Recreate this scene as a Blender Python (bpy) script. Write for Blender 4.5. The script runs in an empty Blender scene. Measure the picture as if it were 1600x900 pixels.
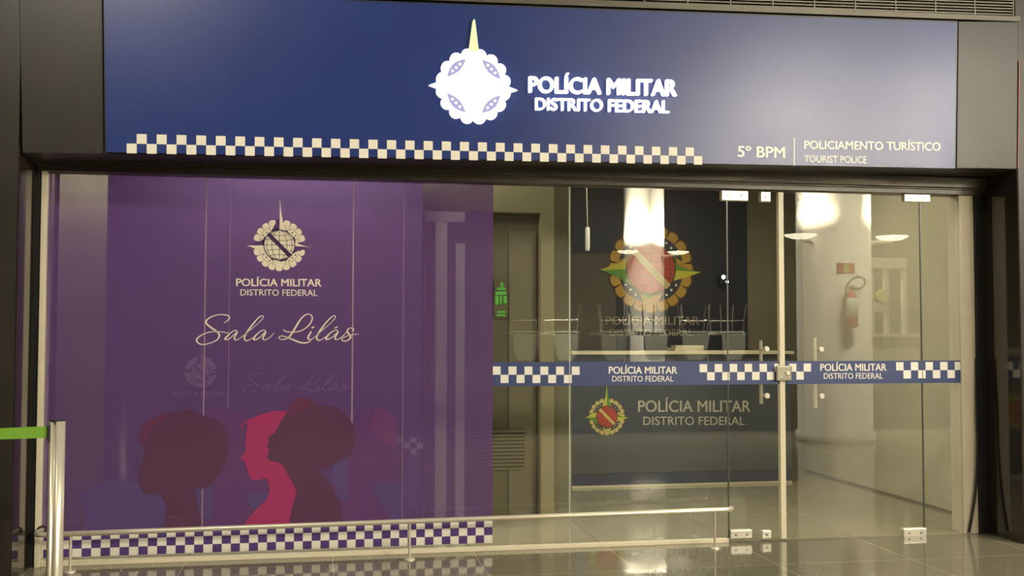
import bpy, math, random
from mathutils import Vector, Matrix
random.seed(4)
S = bpy.context.scene
COL = S.collection

# ------------------------------------------------------------------ camera
F, YAW, PITCH, ROLL = 1654.19, .17716, .041216, .0013544
CAM = Vector((0, -7.1488, 1.48133))
FW = Vector((math.sin(YAW) * math.cos(PITCH), math.cos(YAW) * math.cos(PITCH), math.sin(PITCH)))
RT0 = Vector((math.cos(YAW), -math.sin(YAW), 0))
UP0 = RT0.cross(FW)
RT = RT0 * math.cos(ROLL) + UP0 * math.sin(ROLL)
UP = -RT0 * math.sin(ROLL) + UP0 * math.cos(ROLL)
cd = bpy.data.cameras.new('camera')
cd.sensor_width = 36
cd.lens = F / 1600 * 36
cd.clip_end = 200
cam = bpy.data.objects.new('camera', cd)
COL.objects.link(cam)
M = Matrix((RT, UP, -FW)).transposed().to_4x4()
M.translation = CAM
cam.matrix_world = M
S.camera = cam

# ------------------------------------------------------------------ world, light, exposure
S.view_settings.view_transform = 'Standard'
S.view_settings.look = 'None'
S.view_settings.exposure = 0
S.view_settings.gamma = 1
S.view_settings.use_curve_mapping = False
S.cycles.sample_clamp_indirect = 80          # the uplit columns are far brighter than white
w = bpy.data.worlds.new('hall_air')
S.world = w
w.use_nodes = True
w.node_tree.nodes['Background'].inputs[0].default_value = (1, .86, .62, 1)
w.node_tree.nodes['Background'].inputs[1].default_value = .02
WARM = (1, .92, .76)


def area_light(name, loc, rot, sx, sy, power, col=WARM):
    l = bpy.data.lights.new(name, 'AREA')
    l.shape = 'RECTANGLE'
    l.size, l.size_y, l.energy, l.color = sx, sy, power, col
    o = bpy.data.objects.new(name, l)
    COL.objects.link(o)
    o.location = loc
    o.rotation_euler = rot
    return o


# unseen lights added in the hall, terrace and lilac room, and the shop's own ceiling lamps
area_light('added_hall_light', (8.9, -10.2, 4.75), (math.radians(72), 0, math.radians(24)), 3.6, 1.1, 1350)  # added panel light, hung below the ceiling to give the sign its sheen
area_light('added_hall_light', (-2.5, -6.0, 6.1), (math.radians(40), 0, 0), 2.0, .8, 300)  # added fill for the left of the front
area_light('added_hall_light', (7.4, -3.4, 6.1), (math.radians(-38), 0, 0), 2.4, .6, 950)  # added, aimed at the broad column to brighten its reflection
area_light('added_terrace_light', (6.2, -8.2, 6.1), (math.radians(-32), 0, 0), 3.0, .6, 1900)  # added, aimed back at the slender column and the chairs
area_light('shop_lamp', (3.8, 1.5, 3.12), (0, 0, 0), .6, 1.6, 40, (1, .91, .7))
area_light('shop_lamp', (2.6, 1.6, 3.12), (0, 0, 0), .6, 1.2, 16, (1, .9, .68))
area_light('added_lilac_room_light', (-.2, .36, 3.12), (0, 0, 0), 1.7, .3, 170, (1, .93, .82))  # added to light the board and frame behind the film
area_light('added_lilac_room_light', (-1.7, .95, 3.12), (0, 0, 0), .4, .6, 16, (1, .93, .82))  # added to brighten the strip at the film's left edge

# ------------------------------------------------------------------ materials
def mat(name, col, rough=.5, metal=0, spec=.5, emit=None, strength=1, alpha=1, coat=0):
    m = bpy.data.materials.new(name)
    m.use_nodes = True
    b = m.node_tree.nodes['Principled BSDF']
    b.inputs['Base Color'].default_value = (*col, 1)
    b.inputs['Roughness'].default_value = rough
    b.inputs['Metallic'].default_value = metal
    b.inputs['Specular IOR Level'].default_value = spec
    b.inputs['Alpha'].default_value = alpha
    b.inputs['Coat Weight'].default_value = coat
    b.inputs['Coat Roughness'].default_value = .03
    if emit:
        b.inputs['Emission Color'].default_value = (*emit, 1)
        b.inputs['Emission Strength'].default_value = strength
    return m


def noise_tint(m, scale, lo, hi, stretch=(1, 1, 1), rough=None):
    """mix the base colour between two tones by noise (wear, grain)"""
    nt = m.node_tree
    b = nt.nodes['Principled BSDF']
    tc = nt.nodes.new('ShaderNodeTexCoord')
    mp = nt.nodes.new('ShaderNodeMapping')
    mp.inputs['Scale'].default_value = stretch
    n = nt.nodes.new('ShaderNodeTexNoise')
    n.inputs['Scale'].default_value = scale
    n.inputs['Detail'].default_value = 6
    r = nt.nodes.new('ShaderNodeValToRGB')
    r.color_ramp.elements[0].position = .3
    r.color_ramp.elements[1].position = .7
    r.color_ramp.elements[0].color = (*lo, 1)
    r.color_ramp.elements[1].color = (*hi, 1)
    nt.links.new(tc.outputs['Object'], mp.inputs['Vector'])
    nt.links.new(mp.outputs['Vector'], n.inputs['Vector'])
    nt.links.new(n.outputs['Fac'], r.inputs['Fac'])
    nt.links.new(r.outputs['Color'], b.inputs['Base Color'])
    if rough:
        mr = nt.nodes.new('ShaderNodeMapRange')
        mr.inputs['To Min'].default_value, mr.inputs['To Max'].default_value = rough
        nt.links.new(n.outputs['Fac'], mr.inputs['Value'])
        nt.links.new(mr.outputs['Result'], b.inputs['Roughness'])
    return m


def glass_mat():
    m = bpy.data.materials.new('clear_glass')
    m.use_nodes = True
    nt = m.node_tree
    nt.nodes.remove(nt.nodes['Principled BSDF'])
    out = nt.nodes['Material Output']
    tr = nt.nodes.new('ShaderNodeBsdfTransparent')
    tr.inputs[0].default_value = (.955, .965, .94, 1)
    gl = nt.nodes.new('ShaderNodeBsdfGlossy')
    gl.inputs['Roughness'].default_value = 0
    gl.inputs['Color'].default_value = (1, 1, 1, 1)
    lw = nt.nodes.new('ShaderNodeLayerWeight')
    lw.inputs['Blend'].default_value = .5
    pw = nt.nodes.new('ShaderNodeMath')
    pw.operation = 'POWER'
    pw.inputs[1].default_value = 4
    mr = nt.nodes.new('ShaderNodeMapRange')
    mr.inputs['To Min'].default_value = .065
    mr.inputs['To Max'].default_value = .9
    mx = nt.nodes.new('ShaderNodeMixShader')
    nt.links.new(lw.outputs['Facing'], pw.inputs[0])
    nt.links.new(pw.outputs[0], mr.inputs['Value'])
    nt.links.new(mr.outputs['Result'], mx.inputs['Fac'])
    nt.links.new(tr.outputs[0], mx.inputs[1])
    nt.links.new(gl.outputs[0], mx.inputs[2])
    nt.links.new(mx.outputs[0], out.inputs['Surface'])
    return m


def floor_mat(name, k1, k2, km):
    m = mat(name, (.1, .095, .07), .06, 0, .6)
    nt = m.node_tree
    b = nt.nodes['Principled BSDF']
    tc = nt.nodes.new('ShaderNodeTexCoord')
    mp = nt.nodes.new('ShaderNodeMapping')
    mp.inputs['Location'].default_value = (-.08, .74, 0)
    br = nt.nodes.new('ShaderNodeTexBrick')
    br.offset = 0
    br.inputs['Scale'].default_value = 1
    br.inputs['Brick Width'].default_value = .93
    br.inputs['Row Height'].default_value = .93
    br.inputs['Mortar Size'].default_value = .004
    br.inputs['Mortar Smooth'].default_value = .2
    br.inputs['Color1'].default_value = (*k1, 1)
    br.inputs['Color2'].default_value = (*k2, 1)
    br.inputs['Mortar'].default_value = (*km, 1)
    n = nt.nodes.new('ShaderNodeTexNoise')
    n.inputs['Scale'].default_value = 60
    n.inputs['Detail'].default_value = 8
    mx = nt.nodes.new('ShaderNodeMixRGB')
    mx.blend_type = 'OVERLAY'
    mx.inputs['Fac'].default_value = .14
    nt.links.new(tc.outputs['Object'], mp.inputs['Vector'])
    nt.links.new(mp.outputs['Vector'], br.inputs['Vector'])
    nt.links.new(tc.outputs['Object'], n.inputs['Vector'])
    nt.links.new(br.outputs['Color'], mx.inputs['Color1'])
    nt.links.new(n.outputs['Fac'], mx.inputs['Color2'])
    nt.links.new(mx.outputs['Color'], b.inputs['Base Color'])
    n2 = nt.nodes.new('ShaderNodeTexNoise')
    n2.inputs['Scale'].default_value = 3
    mr = nt.nodes.new('ShaderNodeMapRange')
    mr.inputs['To Min'].default_value, mr.inputs['To Max'].default_value = .03, .1
    nt.links.new(tc.outputs['Object'], n2.inputs['Vector'])
    nt.links.new(n2.outputs['Fac'], mr.inputs['Value'])
    nt.links.new(mr.outputs['Result'], b.inputs['Roughness'])
    return m


GLASS = glass_mat()
FLOOR = floor_mat('polished_granite', (.21, .19, .13), (.18, .163, .112), (.4, .36, .25))
SHOPFLOOR = floor_mat('pale_polished_tile', (.34, .31, .21), (.31, .28, .19), (.2, .18, .12))
CLAD = noise_tint(mat('dark_cladding', (.026, .022, .017), .36, 0, .38), 2.5, (.022, .02, .0145), (.029, .025, .018), rough=(.3, .42))
REVEAL = noise_tint(mat('polished_dark_cladding', (.02, .016, .012), .07, 0, .8), 3, (.018, .014, .011), (.026, .02, .015), rough=(.05, .1))
BRONZE = mat('dark_bronze_frame', (.045, .038, .027), .4, .3)
SOFFIT = mat('black_soffit', (.012, .011, .009), .5)
CREAM = mat('cream_painted_metal', (.68, .61, .44), .4)
CREAMGRIM = noise_tint(mat('scuffed_cream_jamb', (.6, .54, .4), .5), 3, (.66, .59, .44), (.8, .73, .57), (1, 1, .4))
SIGNBLUE = noise_tint(mat('blue_sign_face', (.018, .034, .165), .3, 0, .42), 1.3, (.012, .028, .15), (.016, .036, .17), rough=(.26, .34))
VINYL = mat('cream_vinyl', (.78, .73, .62), .5)
VINYLW = mat('white_vinyl', (.8, .77, .68), .5)
LIT = mat('lit_white_acrylic', (.9, .9, .9), .4, emit=(1, .99, .96), strength=1.4)
LITGREEN = mat('lit_pale_green_acrylic', (.25, .3, .15), .4, emit=(.86, 1, .5), strength=.8)
LILAC = mat('lilac_lens_acrylic', (.12, .12, .25), .4, emit=(.5, .48, .8), strength=.6)
SIDEDARK = mat('letter_side', (.02, .03, .1), .4)
FILM = noise_tint(mat('purple_film', (.13, .066, .22), .1, 0, .8, alpha=.56), .7, (.138, .066, .195), (.128, .061, .21))
FILMBLUE = mat('blue_purple_print', (.112, .068, .21), .1, 0, .8, alpha=.8)
S_DARK = mat('maroon_print', (.092, .036, .08), .1, 0, .8)
S_MID = mat('plum_print', (.105, .042, .14), .1, 0, .8)
S_MID2 = mat('soft_plum_print', (.13, .048, .14), .1, 0, .8)
S_RED = mat('wine_print', (.12, .034, .085), .1, 0, .8)
S_PINK = mat('pink_print', (.32, .032, .12), .1, 0, .8)
PURPLE = mat('violet_print', (.09, .05, .19), .15, 0, .6)
GHOST = mat('pale_mauve_print', (.6, .5, .6), .5)
PRINTCREAM = mat('cream_print', (.7, .63, .47), .4)
FIELD = mat('violet_field_print', (.098, .05, .158), .12, 0, .8)
GAPPURPLE = mat('dark_violet_line', (.045, .022, .075), .3)
BAND = mat('navy_band_vinyl', (.035, .055, .16), .35)
STEEL = mat('brushed_steel', (.7, .64, .5), .3, .5)
STEELD = mat('dark_steel_collar', (.16, .14, .11), .3, 1)  # darker steel for the collar at the rail's wall end
SATIN = mat('satin_patch_fitting', (.7, .66, .55), .3, .3)
SCREW = mat('screw_head', (.35, .32, .26), .3, .9)
GREENB = noise_tint(mat('lime_belt', (.17, .36, .03), .6), 90, (.15, .33, .025), (.19, .39, .035), (1, 8, 8))
BLACK = mat('black_rubber', (.012, .012, .012), .5)
BLACKP = mat('black_plastic', (.02, .02, .02), .35)
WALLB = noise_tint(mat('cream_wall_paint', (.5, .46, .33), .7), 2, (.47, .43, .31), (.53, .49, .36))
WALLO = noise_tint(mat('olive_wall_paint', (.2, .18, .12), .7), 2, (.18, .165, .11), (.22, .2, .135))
NAVY = mat('navy_wall_panel', (.012, .014, .03), .5)
BEIGE = mat('beige_frame_paint', (.28, .25, .14), .6)
BROWN = mat('brown_door_leaf', (.13, .11, .06), .6)
BROWN2 = mat('brown_door_panel', (.18, .155, .095), .6)
WFRAME = mat('white_door_frame', (.6, .57, .5), .5)
DARKSLOT = mat('dark_slot', (.02, .018, .012), .8)
LILACWALL = noise_tint(mat('lilac_room_panel', (.10, .05, .16), .6), 1, (.09, .045, .15), (.11, .055, .17))
COUNTER = mat('slate_blue_counter', (.07, .085, .11), .22, 0, .6)
COUNTERK = mat('counter_blue_kick', (.03, .045, .11), .3)
GOLD = mat('gold_print', (.5, .3, .05), .5)
GOLDPALE = mat('pale_gold_print', (.6, .5, .2), .5)
GOLDLINE = mat('dark_gold_line', (.1, .06, .012), .5)
REDP = mat('red_globe_print', (.5, .06, .04), .5)
YELLOWP = mat('yellow_star_print', (.6, .55, .06), .5)
GREENP = mat('green_star_print', (.12, .3, .04), .5)
LENSP = mat('navy_lens_print', (.03, .04, .06), .5)
GREYLET = mat('grey_gold_letters', (.26, .23, .15), .5)
COUNTLET = mat('pale_grey_letters', (.52, .5, .4), .5)
PLASTER = noise_tint(mat('white_column_plaster', (.78, .74, .64), .7), 2, (.74, .7, .6), (.82, .78, .68))
HALLD = mat('dark_hall_wall', (.04, .035, .028), .8)
HALLC = mat('hall_ceiling', (.05, .047, .04), .8)
CHROME = mat('chrome_tube', (.75, .72, .66), .15, 1)
SEATM = mat('grey_green_seat', (.4, .42, .34), .4)
TABLET = mat('pale_table_top', (.6, .54, .4), .35)
RED = mat('red_enamel', (.5, .03, .02), .3)
WHITEP = mat('white_paper', (.8, .78, .7), .6)
YELLOW = mat('yellow_plastic', (.6, .55, .1), .5)
SHADE = mat('sconce_opal_glass', (.75, .7, .6), .4, emit=(1, .9, .66), strength=7)
BRACK = mat('sconce_bracket_metal', (.7, .66, .56), .4)
BULB = mat('sconce_bulb', (1, 1, 1), .4, emit=(1, .88, .62), strength=30)
SPOTB = mat('cold_glint', (1, 1, 1), .4, emit=(.6, .75, 1), strength=9)
NEON = mat('green_lit_strip', (.1, .5, .05), .4, emit=(.12, .8, .06), strength=.09)
TUBEW = mat('white_tube', (.85, .83, .75), .4, emit=(1, .95, .8), strength=.25)
PINKSEAM = mat('reddish_sealant', (.4, .16, .12), .5)

# ------------------------------------------------------------------ helpers
def ray(px, py):
    return FW + RT * ((px - 800) / F) - UP * ((py - 450) / F)


class Plane:
    """a plane in the place; hit(px, py) is where the sight line of a photo pixel meets it"""
    def __init__(self, p, n):
        self.p, self.n = Vector(p), Vector(n).normalized()      # n points towards the viewer side

    def hit(self, px, py):
        d = ray(px, py)
        return CAM + d * ((self.p - CAM).dot(self.n) / d.dot(self.n))


def yplane(y):
    return Plane((0, y, 0), (0, -1, 0))


def at(px, py, y):
    return yplane(y).hit(px, py)


def tag(o, label=None, cat=None, group=None, kind=None):
    if label: o['label'] = label
    if cat: o['category'] = cat
    if group: o['group'] = group
    if kind: o['kind'] = kind
    return o


def empty(name, loc, label, cat, group=None):
    o = bpy.data.objects.new(name, None)
    COL.objects.link(o)
    o.location = loc
    o.empty_display_size = .1
    return tag(o, label, cat, group)


class MB:
    def __init__(s):
        s.v, s.f, s.sm = [], [], []

    def add(s, vs, fs, smooth=False):
        n = len(s.v)
        s.v += [Vector(q) for q in vs]
        s.f += [[i + n for i in f] for f in fs]
        s.sm += [smooth] * len(fs)
        return s

    def box(s, x0, x1, y0, y1, z0, z1):
        x0, x1 = min(x0, x1), max(x0, x1)
        y0, y1 = min(y0, y1), max(y0, y1)
        z0, z1 = min(z0, z1), max(z0, z1)
        return s.hexa([(x0, y0, z0), (x1, y0, z0), (x1, y0, z1), (x0, y0, z1)],
                      [(x0, y1, z0), (x1, y1, z0), (x1, y1, z1), (x0, y1, z1)])

    def hexa(s, a, b):
        """front quad a, back quad b, both counter-clockwise seen from the front"""
        return s.add(list(a) + list(b), [[0, 1, 2, 3], [7, 6, 5, 4], [4, 5, 1, 0], [5, 6, 2, 1], [6, 7, 3, 2], [7, 4, 0, 3]])

    def slab(s, pts, n, d0, d1):
        """prism of a planar polygon: from offset d0 to d1 along n (n towards viewer)"""
        pts = [Vector(p) for p in pts]
        nn = Vector(n)
        k = len(pts)
        ar = Vector((0, 0, 0))
        for i in range(k):
            ar += (pts[i] - pts[0]).cross(pts[(i + 1) % k] - pts[0])
        if ar.dot(nn) < 0: pts.reverse()
        fr = [p + nn * d1 for p in pts]
        bk = [p + nn * d0 for p in pts]
        return s.add(fr + bk, [list(range(k)), list(range(2 * k - 1, k - 1, -1))] +
                     [[i, i + k, (i + 1) % k + k, (i + 1) % k] for i in range(k)])

    def tube(s, pts, r, seg=12, caps=True):
        pts = [Vector(p) for p in pts]
        n = len(pts)
        rr = r if isinstance(r, (list, tuple)) else [r] * n
        rings, prev = [], None
        for i in range(n):
            t = (pts[min(i + 1, n - 1)] - pts[max(i - 1, 0)]).normalized()
            if prev is None:
                a = Vector((0, 0, 1)) if abs(t.z) < .9 else Vector((1, 0, 0))
                u = t.cross(a).normalized()
            else:
                u = (prev - t * prev.dot(t)).normalized()
            prev = u
            v = t.cross(u)
            rings.append([pts[i] + (u * math.cos(2 * math.pi * k / seg) + v * math.sin(2 * math.pi * k / seg)) * rr[i] for k in range(seg)])
        vs = [q for g in rings for q in g]
        fs = [[i * seg + k, i * seg + (k + 1) % seg, (i + 1) * seg + (k + 1) % seg, (i + 1) * seg + k] for i in range(n - 1) for k in range(seg)]
        s.add(vs, fs, True)
        if caps:
            s.add(rings[0], [list(range(seg - 1, -1, -1))])
            s.add(rings[-1], [list(range(seg))])
        return s

    def lathe(s, c, prof, seg=32, axis='z', smooth=True):
        """revolve (r, h) pairs about an axis through c"""
        c = Vector(c)
        rings = []
        for r, h in prof:
            g = []
            for k in range(seg):
                a = 2 * math.pi * k / seg
                x, y = r * math.cos(a), r * math.sin(a)
                g.append(c + (Vector((x, y, h)) if axis == 'z' else Vector((x, -h, y))))
            rings.append(g)
        n = len(prof)
        s.add([q for g in rings for q in g], [[i * seg + k, i * seg + (k + 1) % seg, (i + 1) * seg + (k + 1) % seg, (i + 1) * seg + k] for i in range(n - 1) for k in range(seg)], smooth)
        s.add(rings[0], [list(range(seg - 1, -1, -1))])
        s.add(rings[-1], [list(range(seg))])
        return s

    def build(s, name, m, parent=None, bevel=0):
        me = bpy.data.meshes.new(name)
        org = Vector((0, 0, 0))
        if parent is not None:
            org = world_loc(parent)
        me.from_pydata([tuple(q - org) for q in s.v], [], s.f)
        for p, q in zip(me.polygons, s.sm): p.use_smooth = q
        me.materials.append(m)
        me.update()
        o = bpy.data.objects.new(name, me)
        COL.objects.link(o)
        if parent is not None: o.parent = parent
        if bevel:
            b = o.modifiers.new('bevel', 'BEVEL')
            b.width, b.segments, b.limit_method = bevel, 2, 'ANGLE'
        return o


def world_loc(o):
    p = Vector((0, 0, 0))
    while o is not None:
        p += o.location
        o = o.parent
    return p


def struct(name, mb, m, bevel=0):
    return tag(mb.build(name, m, None, bevel), kind='structure')


def pxpoly(mb, pts, pl, d0, d1):
    return mb.slab([pl.hit(*p) for p in pts], pl.n, d0, d1)


def lerp(a, b, t):
    return a + (b - a) * t


def bil(q, u, v):
    """q = four world points: left top, right top, right bottom, left bottom; v = 0 bottom"""
    lt, rt, rb, lb = q
    return lerp(lerp(lb, rb, u), lerp(lt, rt, u), v)


def text_mesh(body, bold):
    c = bpy.data.curves.new('lettering', 'FONT')
    c.body = body
    c.extrude = 1
    c.offset = bold
    c.resolution_u = 4
    o = bpy.data.objects.new('lettering', c)
    COL.objects.link(o)
    dg = bpy.context.evaluated_depsgraph_get()
    me = o.evaluated_get(dg).to_mesh()
    vs = [tuple(v.co) for v in me.vertices]
    fs = [list(p.vertices) for p in me.polygons]
    o.evaluated_get(dg).to_mesh_clear()
    bpy.data.objects.remove(o)
    bpy.data.curves.remove(c)
    return vs, fs


def text(mb, body, quad, pl, d0, d1, bold=.012):
    """lettering whose capitals fill the quad (photo pixels: lt, rt, rb, lb) on plane pl"""
    vs, fs = text_mesh(body, 0)
    x0, x1 = min(v[0] for v in vs) - bold, max(v[0] for v in vs) + bold
    q = [pl.hit(*p) for p in quad]
    for k, (dx, dy) in enumerate(((-bold, 0), (0, bold * .5), (0, -bold * .5), (bold, 0)) if bold else ((0, 0),)):     # heavier weight: the strokes widened sideways
        out = []
        for x, y, z in vs:
            p = bil(q, (x + dx - x0) / (x1 - x0), (y + dy) / .682)
            out.append(p + pl.n * ((d1 + .00004 * k) if z > 0 else d0))
        mb.add(out, fs)
    return mb


def checks(quad, pl, cells, nx, ny, d0, d1):
    """cells(i, j) -> True where a square is drawn; j = 0 at the top; returns list of slabs' corner lists"""
    q = [pl.hit(*p) for p in quad]
    out = []
    for j in range(ny):
        for i in range(nx):
            if cells(i, j):
                u0, u1, v0, v1 = i / nx, (i + 1) / nx, 1 - (j + 1) / ny, 1 - j / ny
                out.append([bil(q, u0, v0), bil(q, u1, v0), bil(q, u1, v1), bil(q, u0, v1)])
    return out


def spline(pts, sub=8):
    """Catmull-Rom through (x, y, w) triples"""
    out = []
    n = len(pts)
    for i in range(n - 1):
        p0, p1, p2, p3 = (Vector(pts[max(i - 1, 0)]), Vector(pts[i]), Vector(pts[i + 1]), Vector(pts[min(i + 2, n - 1)]))
        for k in range(sub):
            t = k / sub
            out.append(.5 * ((2 * p1) + (p2 - p0) * t + (2 * p0 - 5 * p1 + 4 * p2 - p3) * t * t + (3 * p1 - p0 - 3 * p2 + p3) * t ** 3))
    out.append(Vector(pts[-1]))
    return out


def ribbon(mb, pts, fn, n, d):
    """flat pen stroke; fn maps drawing coordinates to the plane"""
    sp = spline(pts)
    k = len(sp)
    L, R = [], []
    for i, p in enumerate(sp):
        t = sp[min(i + 1, k - 1)] - sp[max(i - 1, 0)]
        l = math.hypot(t.x, t.y) or 1
        nx, ny = -t.y / l, t.x / l
        h = p.z / 2
        L.append(fn(p.x + nx * h, p.y + ny * h))
        R.append(fn(p.x - nx * h, p.y - ny * h))
    vs = [a + n * d for a in L] + [b + n * d for b in R]
    fs = [[i, i + k, i + k + 1, i + 1] for i in range(k - 1)]
    if (vs[k] - vs[0]).cross(vs[1] - vs[0]).dot(n) < 0: fs = [f[::-1] for f in fs]
    mb.add(vs, fs)


def copy_tree(o, parent=None):
    c = o.copy()
    COL.objects.link(c)
    if parent is not None: c.parent = parent
    for ch in list(o.children): copy_tree(ch, c)
    return c


# ------------------------------------------------------------------ planes of the place
GL = yplane(0)                                            # outer face of the glazing
LEAN = .01                                                # the fascia leans out a little towards its top
FA = Plane((0, -.42, 2.58), (0, -1, -LEAN))               # fascia cladding face
FAN = FA.n


def fy(z):
    return -.42 - LEAN * (z - 2.58)


# ------------------------------------------------------------------ the setting
struct('floor', MB().box(-14, 16, -20, .012, -.1, 0), FLOOR)
struct('floor_shop', MB().box(-14, 16, .012, 6, -.1, 0), SHOPFLOOR)
struct('wall_hall_back', MB().box(-14, 16, -20.2, -20, 0, 6.4), HALLD)
struct('wall_hall_left', MB().box(-14.2, -14, -20, 6, 0, 6.4), HALLD)
struct('wall_hall_right', MB().box(16, 16.2, -20, 6, 0, 6.4), HALLD)
struct('ceiling_hall', MB().box(-14, 16, -20, 6, 6.2, 6.4), HALLC)
struct('floor_terrace', MB().box(1.0, 15.9, -19, -7.9, 0.001, .72), HALLD)

# piers either side of the opening
LX, RX = -1.772, 4.845
struct('trim_1', MB().box(-4.5, LX - .03, -.42, .12, 0, 3.9), CLAD)
struct('trim_2', MB().box(RX + .012, 8.0, -.42, .12, 0, 3.9), CLAD)
struct('wall_left_reveal', MB().box(LX - .03, LX - .02, -.42, .12, 0, 2.59), REVEAL)
struct('wall_right_reveal', MB().box(RX, RX + .012, -.42, .12, 0, 2.64), REVEAL)
# fascia cladding: left dark panel, the middle carrying the sign, right dark panel; lower edge follows the opening
bl, br_ = FA.hit(37, 240), FA.hit(1590, 263.5)
tl, tr = FA.hit(26, -18), FA.hit(1594, 33)


def fascia(p0, p1, p2, p3, y1=.3):
    f = [FA.hit(*p) for p in (p0, p1, p2, p3)]       # lb, rb, rt, lt
    return MB().hexa(f, [(q.x, y1, q.z) for q in f])


struct('trim_3', fascia((35, 239), (162, 240.5), (160, -14), (29, -19)), CLAD, .004)
struct('trim_4', fascia((163.5, 240.5), (1493, 263), (1496.5, 33), (161.5, -14)), CLAD)
struct('trim_5', fascia((1494.5, 263), (1589, 264), (1591, 34), (1497.5, 33)), CLAD, .004)
# sealant seam by the right pier
a, b = FA.hit(1590.5, 263), FA.hit(1592.5, 95)
struct('trim_6', MB().tube([a, b], .004, 6), PINKSEAM)
# cap strip over the fascia
g = [(30, -22), (1592, 34), (1593, 26.5), (30, -33)]
f = [FA.hit(*p) + FAN * .012 for p in g]
struct('trim_7', MB().hexa(f, [(q.x, .3, q.z) for q in f]), mat('olive_cap_strip', (.085, .075, .055), .4, .3))
# soffit and the header profile over the glass
struct('trim_8', MB().hexa([(LX, -.40, 2.585), (RX, -.40, 2.645), (RX, -.40, 2.67), (LX, -.40, 2.61)],
                           [(LX, .1, 2.585), (RX, .1, 2.625), (RX, .1, 2.67), (LX, .1, 2.61)]), SOFFIT)
hb = MB()
hb.box(LX, RX, -.075, .1, 2.548, 2.625)
hb.box(LX, RX, -.05, .1, 2.535, 2.548)
hb.box(LX, RX, -.045, .1, 2.5, 2.535)
struct('trim_9', hb, BRONZE, .003)
# black recess and cream jambs
struct('trim_10', MB().box(LX - .019, LX + .004, -.02, .1, 0, 2.53), BLACKP)
struct('trim_11', MB().box(LX + .008, LX + .042, -.035, .1, 0, 2.5), CREAM, .003)
struct('trim_12', MB().box(4.655, 4.772, -.012, .14, 0, 2.5), CREAMGRIM, .003)
struct('trim_13', MB().box(4.775, RX - .001, -.03, .14, 0, 2.53), BLACKP)
# white sill channel under the fixed glass
struct('trim_14', MB().box(-1.729, 2.83, -.02, .03, 0, .027), CREAM, .003)

# shop interior
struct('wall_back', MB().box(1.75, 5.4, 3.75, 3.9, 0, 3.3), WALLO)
struct('wall_right', MB().box(5.087, 5.25, .15, 3.5, 0, 3.3), WALLB)
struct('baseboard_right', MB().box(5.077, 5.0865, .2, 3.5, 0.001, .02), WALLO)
struct('wall_left', MB().box(-2.2, -2.05, .3, 1.6, 0, 3.3), WALLB)
struct('ceiling', MB().box(-2.2, 5.4, .12, 3.9, 3.2, 3.3), HALLD)
pn = MB()
p0, p1 = at(962, 420, 3.745), at(1166, 420, 3.745)
pn.box(p0.x, p1.x, 3.715, 3.749, .01, 3.19)
pa = at(893, 395, 3.745)
pn.box(pa.x, p0.x, 3.715, 3.749, pa.z, 3.19)
struct('trim_15', pn, NAVY)
struct('trim_16', MB().box(pa.x, p0.x, 3.722, 3.749, .01, pa.z - .002), mat('haze_tone_panel', (.08, .075, .058), .6))  # paler tone put in for reflected haze low on this wall
# partition with its doorway, seen partly through the film
pw = MB()
X = lambda px, y=1.2: at(px, 500, y).x
pw.box(X(660), X(866), 1.2, 1.32, 2.44, 3.19)
pw.box(X(845), X(866), 1.2, 1.32, 0, 2.44)
struct('wall_partition', pw, BEIGE, .003)
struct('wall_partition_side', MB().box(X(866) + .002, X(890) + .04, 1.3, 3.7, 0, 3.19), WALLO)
struct('wall_lilac_room', MB().box(-2.0, X(660) - .01, 1.45, 1.55, 0, 3.19), WALLB)

# ------------------------------------------------------------------ sign board on the fascia
sb = MB()
SIGN = Plane(FA.p + FAN * .03, FAN)
f = [SIGN.hit(*p) for p in ((166, 237.5), (1491.5, 263), (1495, 35.5), (162.5, -13))]
sb.hexa(f, [q - FAN * .0295 for q in f])
sign = sb.build('sign_board', SIGNBLUE)
tag(sign, 'long blue police sign board with lit white emblem above the glass front', 'sign')
mb = MB()
for c in checks(((198, 209), (1097, 231), (1097, 257.5), (198, 239.5)), SIGN, lambda i, j: (i + j) % 2 == 1, 63, 2, 0, 0):
    mb.slab(c, FAN, .0002, .0025)
mb.build('checker_pattern', VINYL, sign)
mb = MB()
text(mb, 'POLÍCIA MILITAR', ((825, 121), (1056, 126.5), (1056, 150.8), (825, 144.8)), SIGN, .001, .03, .03)
text(mb, 'DISTRITO FEDERAL', ((835.5, 154), (1044, 158.6), (1044, 177.4), (835.5, 172.3)), SIGN, .001, .03, .018)
tag(mb.build('lettering', LIT, sign), 'lit white letters')
LETTER = mat('white_unlit_letters', (.9, .88, .8), .5)
mb = MB()
text(mb, '5º BPM', ((1152.3, 228.3), (1226.4, 230), (1226.4, 247), (1152.3, 244.7)), SIGN, .0002, .0025, .02)
tag(mb.build('lettering', LETTER, sign), 'cream unlit unit number')
mb = MB()
text(mb, 'POLICIAMENTO TURÍSTICO', ((1256.3, 220), (1469.3, 222.8), (1469.3, 235.6), (1256.3, 232.4)), SIGN, .0002, .0025, .022)
tag(mb.build('lettering', LETTER, sign), 'cream unlit words')
mb = MB()
text(mb, 'TOURIST POLICE', ((1256.3, 243), (1354, 244.6), (1354, 255), (1256.3, 253)), SIGN, .0002, .0025, .01)
tag(mb.build('lettering', LETTER, sign), 'thin cream unlit words')
mb = MB()
pxpoly(mb, ((1239.9, 215.5), (1241.6, 215.5), (1241.3, 259), (1239.6, 259)), SIGN, .0002, .0025)
mb.build('dividing_line', LETTER, sign)


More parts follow.
